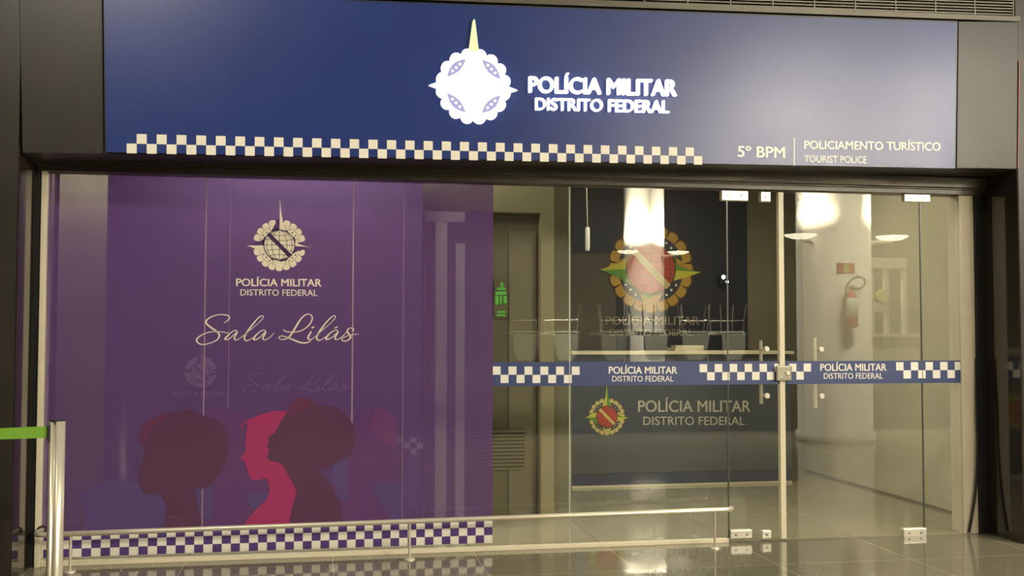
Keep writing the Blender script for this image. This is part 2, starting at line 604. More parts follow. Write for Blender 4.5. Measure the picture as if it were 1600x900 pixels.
# ---- the emblem, drawn in units of its wreath radius
class Emblem:
    def __init__(s, pl, cx, cy, rpx):
        s.pl = pl
        s.o = pl.hit(cx, cy)
        s.r = (pl.hit(cx + rpx, cy) - pl.hit(cx - rpx, cy)).length / 2
        s.u = (pl.hit(cx + 5, cy) - s.o)
        s.u = Vector((1, 0, 0))
        s.v = (-pl.n).cross(s.u) * -1
        if s.v.z < 0: s.v = -s.v

    def w(s, x, y):
        return s.o + (s.u * x + s.v * y) * s.r

    def poly(s, mb, pts, d0, d1):
        mb.slab([s.w(*p) for p in pts], s.pl.n, d0, d1)


def arc(cx, cy, r, a0, a1, n=12):
    return [(cx + r * math.cos(lerp(a0, a1, i / n)), cy + r * math.sin(lerp(a0, a1, i / n))) for i in range(n + 1)]


def petal(th, half, r0, r1):
    d = math.tan(half) * r1 * .98
    pts = [(r0, -d * .8), (r1, -d)] + [(r1 + .6 * d * math.sin(t), -d * math.cos(t)) for t in [math.pi * k / 8 for k in range(1, 8)]] + [(r1, d), (r0, d * .8)]
    c, s_ = math.cos(th), math.sin(th)
    return [(x * c - y * s_, x * s_ + y * c) for x, y in pts]


def lens(th, rad, hl, hw):
    pts = [(hw * math.sin(math.pi * k / 8) , lerp(-hl, hl, k / 8)) for k in range(9)]
    pts += [(-hw * .75 * math.sin(math.pi * k / 8), lerp(hl, -hl, k / 8)) for k in range(1, 8)]
    c, s_ = math.cos(th), math.sin(th)
    return [((x + rad) * c - y * s_, (x + rad) * s_ + y * c) for x, y in pts]


def curve_pts(p0, c, p1, n=10):
    return [((1 - t) ** 2 * p0[0] + 2 * t * (1 - t) * c[0] + t * t * p1[0], (1 - t) ** 2 * p0[1] + 2 * t * (1 - t) * c[1] + t * t * p1[1]) for t in [i / n for i in range(n + 1)]]


def globe_lines(E, mb, r, d, wd):
    fn = lambda x, y: E.w(x, y)
    n = E.pl.n
    for k in (-.85, -.5, 0, .5, .85):                   # meridians
        pts = [(k * r * math.cos(t), r * math.sin(t), wd) for t in [lerp(-1.45, 1.45, i / 10) for i in range(11)]]
        ribbon(mb, pts, fn, n, d)
    for yy, sag in ((-.75, -.14), (-.4, -.1), (0, 0), (.4, -.1), (.75, -.14)):
        hw = math.sqrt(1 - yy * yy) * r
        s_ = 1 if yy < 0 else -1
        pts = [(hw * t, yy * r + (.1 * r * (1 - t * t) * (1 if yy < 0 else -1) if yy else 0), wd) for t in (-1, -.5, 0, .5, 1)]
        ribbon(mb, pts, fn, n, d)


ANG = [math.radians(a) for a in (45, 135, 225, 315)]
PET = [math.radians(90 + 18 * k) for k in range(20)]


def emblem_parts(pl, cx, cy, rpx, parent, kind):
    E = Emblem(pl, cx, cy, rpx)
    up, side = 1.76, 1.2
    q1 = curve_pts((0, up), (.1, .45), (.5, .2)) + curve_pts((.5, .2), (.75, -.02), (side, -.06))[1:]
    R = .56
    if kind == 'lit':
        mb = MB()
        out = []
        n = 16
        for k in range(n):
            th = 2 * math.pi * k / n + math.pi / 2 + math.pi / n
            hd = math.pi / n
            dd = math.sin(hd) * .9
            cx_, cy_ = .84 * math.cos(th), .84 * math.sin(th)
            out += [(cx_ + dd * 1.02 * math.cos(th + t), cy_ + dd * 1.02 * math.sin(th + t)) for t in [lerp(-1.35, 1.35, i / 8) for i in range(9)]]
        E.poly(mb, out, .001, .03)
        E.poly(mb, [(-side, -.02), (-.9, .1), (-.9, -.12)], .001, .029)
        E.poly(mb, [(side, -.06), (.9, .05), (.9, -.16)], .001, .029)
        w_ = mb.build('emblem', LIT, parent)
        tag(w_, 'round lit white emblem')
        mb = MB()
        E.poly(mb, [(-.135, .93), (.135, .93), (.03, up), (0, up + .05), (-.03, up)], .001, .034)
        tag(mb.build('emblem_spike', LITGREEN, w_), 'pale green tinted spike')
        for a in ANG:
            mb = MB()
            E.poly(mb, lens(a, .66, .36, .14), .0305, .033)
            mb.build('emblem_lens', LILAC, w_)
            for k in (-.14, 0, .14):
                c, s_ = math.cos(a), math.sin(a)
                x0, y0 = .672 * c - k * s_, .672 * s_ + k * c
                mb = MB()
                E.poly(mb, arc(x0, y0, .036, 0, 2 * math.pi * 9 / 10, 9), .0332, .0345)
                mb.build('emblem_dot', LIT, w_)
        return
    mono = kind in ('mono', 'ghost')
    mw = {'mono': PRINTCREAM, 'ghost': GHOST, 'color': GOLD, 'small': GOLDPALE}[kind]
    line = {'mono': GAPPURPLE, 'ghost': LILACWALL, 'color': GOLDLINE, 'small': GOLDLINE}[kind]
    d = [.0006 * k for k in range(1, 12)]
    if not mono:
        mb = MB()
        for t in PET: E.poly(mb, petal(t, math.radians(9.9), .5, .93), 0, d[0])
        base = mb.build('emblem', line, parent)
    mb = MB()
    for t in PET:
        g = math.degrees(t) % 360
        if mono and (min(abs(g - 90), 360 - abs(g - 90)) < 5 or min(g, 360 - g) < 4 or abs(g - 180) < 4): continue
        E.poly(mb, petal(t, math.radians(8.1), .5, .915), 0, d[1])
    wre = mb.build('emblem' if mono else 'wreath', mw, parent)
    root = wre
    mb = MB()
    for a in ANG: E.poly(mb, lens(a, .66, .41, .135), 0, d[2])
    E.poly(mb, arc(0, 0, R + .07, 0, 2 * math.pi * 31 / 32, 31), 0, d[2])
    if mono:
        mb.build('emblem_gaps', line, parent)
        mb = MB()
    if mono: E.poly(mb, [(0, up * .62), (-.2, .75), (-.45, .28), (-1.0, .02), (-.5, -.2), (0, 0)], 0, d[2])
    if mono: E.poly(mb, [(1.0, -.1), (.5, -.35), (.2, -.62), (0, 0), (.5, .0)], 0, d[2] + .00005)
    mb.build('emblem_gaps', FIELD if mono else line, parent)
    ml = mw if mono else LENSP
    for a in ANG:
        mb = MB()
        E.poly(mb, lens(a, .665, .385, .115), 0, d[3])
        mb.build('emblem_lens', ml, parent)
        for k in (-.16, 0, .16):
            mb = MB()
            c, s_ = math.cos(a), math.sin(a)
            E.poly(mb, arc(.68 * c - k * s_, .68 * s_ + k * c, .03, 0, 2 * math.pi * .9, 7), 0, d[4])
            mb.build('emblem_dot', line if mono else VINYLW, parent)
    # star of four points, each point split into two tones
    lo, lo2 = MB(), MB()
    E.poly(lo, [(0, 0)] + [(0, up)] + q1[1:] , 0, d[5])
    E.poly(lo, [(0, 0), (-side, -.04)] + curve_pts((-side, -.04), (-.55, -.25), (-.1, -.66))[1:] + [(0, -.68)], 0, d[5])
    if not mono:
        E.poly(lo2, [(0, 0), (0, up)] + curve_pts((0, up), (-.1, .45), (-.4, .4))[1:] + [(-.4, .15)], 0, d[4] + .0001)
        E.poly(lo2, [(0, 0), (-side, -.04), (-.8, .1), (-.4, .3)], 0, d[4] + .0001)
        E.poly(lo2, [(0, 0), (side, -.06), (.8, -.2), (.4, -.3)], 0, d[4] + .0001)
        lo2.build('star_light', YELLOWP, parent)
        lo.build('star', GREENP, parent)
    else:
        lo.build('star', mw, parent)
    mb = MB()
    E.poly(mb, arc(0, .0, R + .035, 0, 2 * math.pi * 31 / 32, 31), 0, d[6])
    mb.build('globe_rim', line if mono else GOLDLINE, parent)
    mb = MB()
    E.poly(mb, arc(0, .0, R, 0, 2 * math.pi * 31 / 32, 31), 0, d[7])
    mb.build('globe', mw if mono else REDP, parent)
    mb = MB()
    globe_lines(E, mb, R, d[8], .02 if mono else .012)
    c45 = math.sqrt(.5)
    hw = .075
    E.poly(mb, [(-.43 - hw * c45, .43 - hw * c45), (-.43 + hw * c45, .43 + hw * c45), (.43 + hw * c45, -.43 + hw * c45), (.43 - hw * c45, -.43 - hw * c45)], 0, d[9]) if mono else None
    mb.build('globe_lines', line, parent)
    if not mono:
        mb = MB()
        E.poly(mb, [(-.41 - hw * c45, .41 - hw * c45), (-.41 + hw * c45, .41 + hw * c45), (.41 + hw * c45, -.41 + hw * c45), (.41 - hw * c45, -.41 - hw * c45)], 0, d[9])
        mb.build('globe_band', GOLDPALE, parent)


emblem_parts(SIGN, 739.2, 136.1, 57.6, sign, 'lit')

# ------------------------------------------------------------------ glazing
def pane(x0, x1, z0, z1, name, lab=None):
    o = MB().box(x0, x1, 0, .01, z0, z1).build(name, GLASS)
    tag(o, kind='structure')
    return o


XF = lambda px, py=500: GL.hit(px, py).x
win1 = pane(LX + .043, XF(890) - .003, .02, 2.5, 'window_1')
win2 = pane(XF(890) + .003, XF(1137) - .003, .02, 2.5, 'window_2')
win3 = pane(XF(1440) + .003, 4.654, .012, 2.5, 'window_3')
door1 = pane(XF(1137) + .003, XF(1220) - .012, .012, 2.495, 'door_1')
door2 = pane(XF(1225) + .004, XF(1440) - .003, .012, 2.495, 'door_2')
JOINT = mat('pale_glass_edge', (.42, .46, .38), .3)
JOINTD = mat('dark_glass_edge', (.07, .08, .06), .3)
for px, m, pr in ((890, JOINT, win1), (1137, JOINTD, win2), (1440, JOINTD, win3)):
    x = XF(px)
    MB().box(x - .004, x + .004, -.0015, .0105, .03, 2.49).build('silicone_joint', m, pr)

# ---- printed purple film on the left glass
FN = GL.n
x0, x1 = LX + .045, XF(770)
ztop_chk = .212
film = MB().box(x0, x1, -.0021, -.0006, .2, 2.499).build('window_film', FILM, win1)
tag(film, 'purple printed film')


def Lp(px, py):
    return GL.hit(px, py)


def film_poly(name, pts, m, lvl, parent=film, fx=lambda x, y: (x, y)):
    mb = MB()
    mb.slab([Lp(*fx(*p)) for p in pts], FN, .002, .0024 + .0003 * lvl)
    return mb.build(name, m, parent)


A = lambda x, y: (200 + x / 4.089, min(610 + y / 4.089, 834 - (200 + x / 4.089 - 100) * .034))
B = lambda x, y: (400 + x / 4.089, min(610 + y / 4.089, 834 - (400 + x / 4.089 - 100) * .034))
film_poly('printed_patch', [(425, 625), (480, 622), (545, 600), (560, 740), (500, 830), (460, 800)], FILMBLUE, 0, fx=A)
film_poly('printed_patch', [(210, 668), (245, 740), (230, 840), (160, 900), (-260, 900), (-300, 660), (-100, 560), (70, 600), (100, 662)], FILMBLUE, 0, fx=A)
film_poly('printed_patch', [(750, 655), (900, 650), (900, 700), (830, 755), (780, 745)], FILMBLUE, 2, fx=A)
film_poly('printed_patch', [(500, 455), (590, 420), (590, 700), (545, 700), (470, 560)], FILMBLUE, 3, fx=B)
film_poly('printed_patch', [(755, 585), (880, 590), (960, 590), (940, 900), (850, 900), (820, 750), (770, 690)], FILMBLUE, 0, fx=B)
film_poly('printed_silhouette', [(490, 120), (560, 112), (650, 122), (730, 145), (790, 185), (770, 260), (750, 300), (755, 370), (730, 430),
          (745, 480), (770, 540), (800, 575), (880, 560), (895, 600), (900, 670), (870, 655), (760, 655), (770, 740), (800, 770),
          (750, 840), (750, 910), (515, 910), (545, 800), (550, 620), (540, 500), (480, 300)], S_MID, 1, fx=A)
film_poly('printed_silhouette', [(640, 160), (690, 110), (760, 116), (840, 125), (890, 180), (905, 240), (905, 320), (907, 370), (930, 420), (920, 450), (905, 480),
          (900, 520), (885, 560), (870, 580), (780, 585), (755, 600), (760, 660), (790, 730), (830, 760), (850, 790), (850, 910), (540, 910),
          (540, 800), (520, 700), (480, 600), (500, 470), (560, 420), (600, 300)], S_MID, 1, fx=B)
film_poly('printed_shape', [(760, 116), (840, 125), (890, 180), (905, 240), (905, 320), (907, 362), (800, 330), (745, 270), (740, 180)], S_MID2, 2, fx=B)
film_poly('printed_silhouette', [(240, 910), (245, 740), (228, 690), (210, 668), (150, 665), (100, 660), (92, 640), (88, 625), (68, 592), (80, 575), (76, 556), (68, 520),
          (80, 490), (98, 465), (100, 420), (108, 350), (130, 280), (150, 230), (200, 170), (270, 145), (340, 130), (370, 116), (400, 128), (450, 148), (500, 165),
          (560, 185), (610, 225), (640, 290), (645, 380), (630, 450), (600, 510), (560, 560), (530, 605), (480, 628), (425, 622), (430, 680), (450, 750), (465, 830), (470, 910)], S_DARK, 3, fx=A)
film_poly('printed_shape', [(78, 345), (75, 300), (92, 240), (130, 195), (200, 160), (265, 140), (225, 190), (165, 235), (135, 290), (108, 345)], S_RED, 4, fx=A)
film_poly('printed_silhouette', [(722, 245), (716, 238), (735, 208), (760, 192), (800, 175), (860, 150), (940, 130), (1030, 133), (1030, 450), (1080, 470), (1085, 650), (1060, 700), (1045, 770), (1030, 850), (1020, 910),
          (745, 910), (750, 840), (790, 790), (830, 750), (885, 700), (905, 640), (897, 590), (880, 558), (840, 570), (800, 577), (775, 545), (758, 495), (740, 450), (722, 442),
          (722, 425), (745, 400), (755, 370), (748, 340), (755, 280), (765, 215), (748, 205)], S_PINK, 4, fx=A)
film_poly('printed_silhouette', [(202, 133), (170, 180), (120, 270), (100, 285), (78, 295), (82, 330), (74, 342), (70, 355), (82, 372), (78, 388), (84, 402), (68, 415), (75, 440), (100, 452), (150, 460), (175, 480), (205, 540), (240, 600),
          (260, 650), (245, 710), (230, 780), (215, 850), (208, 910), (560, 910), (555, 800), (530, 700), (490, 620), (430, 545), (395, 510), (440, 500), (490, 470), (560, 440),
          (615, 400), (640, 320), (630, 230), (590, 170), (540, 120), (480, 100), (400, 90), (370, 70), (330, 52), (290, 42), (250, 55), (215, 80), (205, 110)], S_DARK, 6, fx=B)
film_poly('printed_shape', [(205, 110), (215, 80), (250, 55), (290, 42), (330, 52), (370, 72), (330, 105), (280, 130), (235, 160), (202, 133)], S_RED, 7, fx=B)

mb = MB()
text(mb, 'POLÍCIA MILITAR', ((369, 435.5), (502.5, 436.3), (502.5, 447.6), (369, 446.8)), GL, .0022, .0032, .02)
text(mb, 'DISTRITO FEDERAL', ((375.7, 452), (496, 452.8), (496, 462.4), (375.7, 461.6)), GL, .0022, .0032, .006)
mb.build('lettering', PRINTCREAM, film)
sala = [
    [(565, 280, 8), (620, 250, 14), (660, 210, 20), (668, 175, 22), (630, 145, 18), (540, 132, 14), (440, 140, 14), (340, 175, 18), (270, 225, 24), (250, 270, 26), (280, 315, 26), (350, 370, 28), (430, 425, 28), (480, 475, 28), (490, 515, 26), (460, 570, 20), (400, 610, 16), (310, 645, 14), (220, 665, 16), (140, 655, 20), (90, 615, 24), (85, 575, 24), (130, 525, 20), (230, 470, 16), (330, 443, 14), (420, 435, 12), (520, 440, 12), (620, 455, 10), (650, 462, 8)],
    [(815, 445, 18), (790, 415, 14), (740, 425, 14), (670, 480, 18), (610, 540, 26), (590, 570, 26), (620, 580, 20), (680, 555, 14), (750, 490, 14), (800, 445, 14)],
    [(810, 440, 22), (780, 500, 24), (755, 550, 24), (770, 580, 18), (810, 582, 14), (870, 545, 12), (930, 500, 12), (1010, 430, 12), (1110, 350, 10), (1200, 270, 10), (1265, 200, 12), (1275, 165, 14), (1240, 155, 14), (1180, 195, 18), (1090, 300, 24), (1000, 420, 28), (950, 500, 28), (935, 560, 24), (970, 598, 18), (1030, 580, 12), (1090, 540, 10)],
    [(1320, 440, 18), (1295, 410, 14), (1250, 415, 14), (1180, 465, 18), (1120, 530, 26), (1100, 570, 26), (1130, 580, 20), (1190, 555, 14), (1260, 490, 14), (1310, 445, 14)],
    [(1320, 440, 22), (1290, 500, 24), (1265, 550, 24), (1280, 578, 18), (1320, 580, 14), (1390, 540, 12), (1440, 490, 10), (1470, 455, 6)]]
lilas = [
    [(140, 395, 8), (165, 420, 16), (220, 440, 16), (320, 445, 14), (430, 430, 14), (530, 385, 16), (610, 310, 20), (655, 230, 20), (660, 170, 18), (625, 130, 14), (570, 125, 14), (500, 165, 18), (430, 250, 24), (370, 350, 28), (310, 450, 28), (250, 530, 24), (180, 570, 16), (110, 575, 14), (70, 550, 14), (85, 520, 14), (150, 518, 14), (230, 545, 18), (330, 585, 24), (430, 625, 24), (520, 638, 22), (600, 620, 14), (640, 590, 8)],
    [(645, 430, 22), (605, 500, 26), (585, 550, 26), (610, 578, 20), (650, 570, 12), (720, 520, 10), (760, 480, 10), (830, 420, 12), (940, 330, 10), (1040, 230, 10), (1075, 170, 12), (1050, 152, 14), (990, 190, 18), (890, 300, 24), (800, 420, 28), (755, 500, 28), (740, 555, 24), (775, 590, 18), (830, 575, 12), (900, 530, 10)],
    [(652, 372, 26), (697, 345, 20)],
    [(1125, 440, 18), (1100, 412, 14), (1055, 418, 14), (980, 465, 18), (920, 530, 26), (905, 565, 26), (935, 575, 20), (1000, 545, 14), (1070, 490, 14), (1115, 445, 14)],
    [(1125, 440, 22), (1090, 500, 24), (1065, 550, 24), (1080, 575, 18), (1120, 575, 14), (1190, 530, 12), (1260, 460, 10), (1290, 410, 10)],
    [(1060, 374, 16), (1112, 350, 22)],
    [(1388, 425, 22), (1398, 395, 18), (1385, 375, 14), (1340, 372, 14), (1295, 400, 20), (1290, 440, 24), (1325, 490, 26), (1345, 530, 26), (1320, 575, 20), (1260, 605, 16), (1200, 595, 16), (1190, 570, 14), (1240, 530, 12), (1340, 500, 12), (1420, 485, 10), (1500, 480, 4)]]
mb = MB()
for st, ox in ((sala, 300), (lilas, 430)):
    for i, s_ in enumerate(st):
        ribbon(mb, [(x, y, wd * 1.08) for x, y, wd in s_], lambda x, y, ox=ox: Lp(ox + x / 11.43, 480 + y / 11.43), FN, .0030 + .0001 * i)
tag(mb.build('lettering', PRINTCREAM, film), 'cream handwritten words')
e_root = film
emblem_parts(Plane(Vector((0, -.0022, 0)), FN), 436.6, 383, 41.9, film, 'mono')
# film joints
mb = MB()
for px, w_ in ((320, .004), (358, .0015), (551, .005), (630, .0015)):
    x = XF(px)
    mb.box(x - w_, x + w_, -.0026, -.0021, .22, 2.49)
mb.build('film_seam', mat('pale_film_seam', (.28, .18, .22), .3), film)
# chequered lower border of the film
bord = MB().box(x0, x1, -.0024, -.0006, .052, .2).build('film_border', VINYL, win1)
sq = .0573
mb = MB()
i = 0
x = x1
while x > x0 + .01:
    for j in range(3):
        if (i + j) % 2 == 1:
            zt = .211 - j * .053
            mb.box(max(x - sq, x0), x, -.0032, -.0024, max(zt - .053, .053), min(zt, .199))
    x -= sq
    i += 1
mb.build('checker_pattern', PURPLE, bord)

# ---- navy safety band across the clear panes and the doors
cells = []
cells += checks(((769.5, 572.6), (905.5, 572.8), (905.5, 598.6), (769.5, 598.4)), GL, lambda i, j: (i + j) % 2 == 0, 11, 2, 0, 0)
cells += checks(((1093, 569), (1267, 568), (1267, 593), (1093, 594.3)), GL, lambda i, j: (i + j) % 2 == 0, 15, 2, 0, 0)
cells += checks(((1400, 566), (1503, 565.5), (1503, 590.6), (1400, 591.4)), GL, lambda i, j: (i + j) % 2 == 0, 9, 2, 0, 0)
spans = [(win1, XF(770) + .001, XF(890) - .003), (win2, XF(890) + .003, XF(1137) - .003), (door1, XF(1137) + .003, XF(1220) - .012),
         (door2, XF(1225) + .004, XF(1440) - .003), (win3, XF(1440) + .003, 4.653)]
BT, BB = 1.278, 1.118
BT, BB = GL.hit(1000, 565).z, GL.hit(1000, 602).z
for pr, xa, xb in spans:
    bo = MB().box(xa, xb, -.0016, -.0003, BB, BT).build('safety_band', BAND, pr)
    mb = MB()
    for c in cells:
        cx0, cx1 = max(c[0].x, xa), min(c[1].x, xb)
        if cx1 - cx0 > .004:
            mb.box(cx0, cx1, -.0024, -.0016, c[0].z, c[2].z)
    if mb.v: mb.build('checker_pattern', VINYLW, bo)
    if pr is win2:
        mb = MB()
        text(mb, 'POLÍCIA MILITAR', ((951, 573), (1058, 573), (1058, 583.8), (951, 583.8)), GL, .0017, .0024, .022)
        text(mb, 'DISTRITO FEDERAL', ((956.5, 587.4), (1052, 587.3), (1052, 596), (956.5, 596)), GL, .0017, .0024, .004)
        mb.build('lettering', VINYLW, bo)
    if pr is door2:
        mb = MB()
        text(mb, 'POLÍCIA MILITAR', ((1281.5, 568.6), (1385, 568.4), (1385, 579.2), (1281.5, 579.4)), GL, .0017, .0024, .022)
        text(mb, 'DISTRITO FEDERAL', ((1287, 583), (1379, 582.7), (1379, 591.6), (1287, 591.8)), GL, .0017, .0024, .004)
        mb.build('lettering', VINYLW, bo)


# ---- door furniture
def patch(px0, px1, py0, py1, parent, name='hinge_patch', split=None):
    p, q = GL.hit(px0, py1), GL.hit(px1, py0)
    o = MB().box(p.x, q.x, -.018, .028, p.z, q.z).build(name, SATIN, parent, .006)
    mb = MB()
    for k in ((.25, .75) if q.x - p.x > .1 else (.5,)):
        x = lerp(p.x, q.x, k)
        mb.lathe((x, -.018, lerp(p.z, q.z, .5)), [(.009, 0), (.009, .0015), (.004, .002)], 10, 'y')
    mb.build('screw', SCREW, o)
    if split:
        xx = XF(split)
        MB().box(xx - .002, xx + .002, -.0185, -.017, p.z + .003, q.z - .003).build('fitting_gap', SCREW, o)
    return o


patch(1126, 1168, 298.5, 313.5, door1, split=1137)
patch(1187, 1203, 300, 315.5, door1, 'lock_patch')
patch(1140, 1174, 827, 841.5, door1)
patch(1189.5, 1204, 828, 841.5, door1, 'lock_patch')
patch(1411, 1452, 304, 315.5, door2, split=1440)
patch(1410, 1446, 824.5, 839.5, door2)
# cream edge profile on the meeting stile and the lock box over it
p, q = GL.hit(1217, 842), GL.hit(1224.5, 303)
MB().box(XF(1216.5), XF(1224.8), -.014, .026, .012, 2.488).build('edge_profile', CREAM, door2, .003)
p, q = GL.hit(1210.5, 595), GL.hit(1234.5, 571)
lk = MB().box(p.x, q.x, -.034, -.0145, p.z, q.z).build('lock_box', mat('satin_lock_case', (.45, .43, .33), .25, .7), door2, .008)
mb = MB()
for kx, kz in ((.3, .2), (.3, .8), (.75, .2), (.75, .8)):
    mb.lathe((lerp(p.x, q.x, kx), -.034, lerp(p.z, q.z, kz)), [(.008, 0), (.008, .003), (.003, .004)], 10, 'y')
mb.lathe((lerp(p.x, q.x, .72), -.034, lerp(p.z, q.z, .5)), [(.018, 0), (.018, .006), (.012, .008)], 14, 'y')
mb.build('lock_cylinder', STEEL, lk)
for dr, pxb, pxk, y0, y1, k0, k1 in ((door1, 1192, 1197, 532, 631, 545.5, 618.5), (door2, 1275.5, 1282, 527.5, 637, 546, 619)):
    xb, xk = at(pxb, 580, .07).x, XF(pxk)
    zt, zb = at(pxb, y0, .07).z, at(pxb, y1, .07).z
    hd = MB().tube([(xk - .012, .07, zb), (xk - .012, .07, zt)], .0125, 14).build('handle', STEEL, dr)
    mb = MB()
    for k in (k0, k1):
        z = GL.hit(pxk, k).z
        mb.lathe((xk, 0, z), [(.02, .0), (.02, .012), (.016, .016)], 20, 'y')
        mb.tube([(xk, .0, z), (xk - .006, .06, z)], .007, 8)
    mb.build('handle_stud', SATIN, hd)

# ------------------------------------------------------------------ low steel guard rail in front of the glass
rail = empty('guard_rail', (.6, -.2, 0), 'low stainless steel guard rail running along the foot of the glass front', 'rail')
RY = -.2
pts = [(-1.72, RY + .0, .255), (2.66, RY, .262), (2.74, RY, .262), (2.772, RY + .018, .262), (2.785, RY + .05, .262)]
L = at(62, 836, RY)
Rr = at(1146, 796, RY)
zl, zr = L.z, Rr.z
pts = [(LX + .05, -.03, zl), (LX + .05, RY + .04, zl), (LX + .063, RY + .012, zl), (LX + .1, RY, zl), (Rr.x - .06, RY, zr), (Rr.x - .02, RY + .006, zr), (Rr.x, RY + .03, zr), (Rr.x + .004, RY + .06, zr)]
MB().tube(pts, .0165, 16).build('handrail', STEEL, rail)
MB().tube([(LX + .05, -.04, zl), (LX + .05, -.02, zl)], .028, 16).build('wall_flange', STEELD, rail)
for px in (110, 640, 1117):
    x = at(px, 850, RY).x
    z = lerp(zl, zr, (x - LX) / (Rr.x - LX))
    ps = MB().tube([(x, RY, .008), (x, RY, z - .012)], .008, 12).build('post', STEEL, rail)
    MB().lathe((x, RY, 0.0005), [(.036, 0), (.036, .006), (.03, .009), (.012, .012)], 24).build('post_flange', STEEL, ps)

# ------------------------------------------------------------------ belt stanchion, left foreground
SY = -.9
sc = at(89.5, 658, SY)
st = empty('belt_stanchion', (sc.x, SY, 0), 'silver belt stanchion post with a green retractable belt, left foreground', 'stanchion')
zt = sc.z
prof = []
N = 48
for k in range(N):                                    # fluted aluminium extrusion
    a = 2 * math.pi * k / N
    r = .043 -   .02 * max(0, math.cos(2 * a + math.pi)) ** 10 * 1.0
    prof.append((r * math.cos(a), r * math.sin(a)))
q = -.22                                               # one groove is turned towards the walkway
prof = [(x * math.cos(q) - y * math.sin(q), x * math.sin(q) + y * math.cos(q)) for x, y in prof]
mb = MB()
lo_, hi = [(sc.x + x, SY + y, .03) for x, y in prof], [(sc.x + x, SY + y, zt) for x, y in prof]
mb.add(lo_ + hi, [[i, (i + 1) % N, (i + 1) % N + N, i + N] for i in range(N)] + [list(range(2 * N - 1, N - 1, -1))[::-1]], False)
for i in range(N): mb.sm[i] = True
mb.build('pole', STEEL, st)
MB().lathe((sc.x, SY, 0.0005), [(.16, 0), (.16, .008), (.15, .016), (.07, .026), (.05, .034)], 40).build('base', STEEL, st)
MB().lathe((sc.x, SY, zt), [(.042, 0), (.042, .004), (.036, .008)], 32).build('cap', BLACKP, st)
bx = sc.x - .0345
zb0, zb1 = at(83, 683.5, SY).z, at(83, 665, SY).z
MB().box(bx - .008, bx + .006, SY - .046, SY - .02, zb0 - .012, zb1 + .01).build('belt_slot', BLACKP, st, .003)
za, zb_ = at(0, 684, SY + .1).z, at(0, 667, SY + .1).z
mb = MB()
xs = [bx - .006, bx - .4, bx - 1.0]
top_, bot_ = [], []
for k in range(9):
    t = k / 8
    x = bx - .004 - 1.4 * t
    y = SY - .034 + .0 * t
    sag = -.012 * math.sin(math.pi * t)
    top_.append((x, y, zb1 - .013 * t * 2.2 + sag * .4))
    bot_.append((x, y, zb0 + .001 - .004 * t * 2.2 + sag * .4))
n = len(top_)
vs = [Vector(p) for p in top_ + bot_] + [Vector(p) + Vector((0, .0015, 0)) for p in top_ + bot_]
fs = []
for i in range(n - 1):
    fs += [[i, i + 1, n + i + 1, n + i], [2 * n + i, 3 * n + i, 3 * n + i + 1, 2 * n + i + 1]]
mb.add(vs, fs)
mb.build('belt', GREENB, st)

# black cable by the right jamb
c_pts = [at(1525, 560, -.02), at(1526, 640, -.03), at(1527.5, 700, -.035), at(1525, 760, -.035), at(1519, 805, -.03), at(1514, 832, -.025)]
cp = spline([tuple(p) for p in c_pts], 6)
tag(MB().tube(cp, .009, 8).build('cable', BLACK), 'loose black cable hanging down beside the right cream jamb', 'cable')

# ------------------------------------------------------------------ ventilation grille above the fascia
GP = Plane((0, -.36, 3.7), (0, -1, -LEAN))
gr = empty('ventilation_grille', GP.hit(1100, 26), 'dark horizontal louvre grille above the sign board', 'grille')
r0, r1 = GP.hit(-60, -30), GP.hit(1592, 27)
xl, xr = r0.x, r1.x
base_l, base_r = GP.hit(300, -13).z, GP.hit(1590, 29).z


def gz(x, k):
    return base_l + (base_r - base_l) * (x - GP.hit(300, -13).x) / (GP.hit(1590, 29).x - GP.hit(300, -13).x) + k


mb = MB()
ns = 13
for k in range(ns):
    zo = .01 + k * .021
    for (ya, yb, dz0, dz1) in ((-.41, -.375, -.003, .006),):
        mb.hexa([(xl, ya, gz(xl, zo) + dz0), (xr, ya, gz(xr, zo) + dz0), (xr, ya, gz(xr, zo) + dz1), (xl, ya, gz(xl, zo) + dz1)],
                [(xl, yb, gz(xl, zo) + dz0 + .006), (xr, yb, gz(xr, zo) + dz0 + .006), (xr, yb, gz(xr, zo) + dz1 + .006), (xl, yb, gz(xl, zo) + dz1 + .006)])
mb.build('slat', mat('olive_grey_slat', (.11, .1, .075), .4, .4), gr)
GBAR = mat('grille_bar_metal', (.13, .12, .09), .4, .4)
x = xr - .08
while x > xl:
    MB().box(x - .004, x + .004, -.414, -.375, gz(x, 0), gz(x, .29)).build('grille_bar', GBAR, gr)
    x -= .305
mb = MB()
mb.hexa([(xl, -.33, gz(xl, -.05)), (xr, -.33, gz(xr, -.05)), (xr, -.33, gz(xr, .31)), (xl, -.33, gz(xl, .31))],
        [(xl, -.3, gz(xl, -.05)), (xr, -.3, gz(xr, -.05)), (xr, -.3, gz(xr, .31)), (xl, -.3, gz(xl, .31))])
mb.build('backing', DARKSLOT, gr)

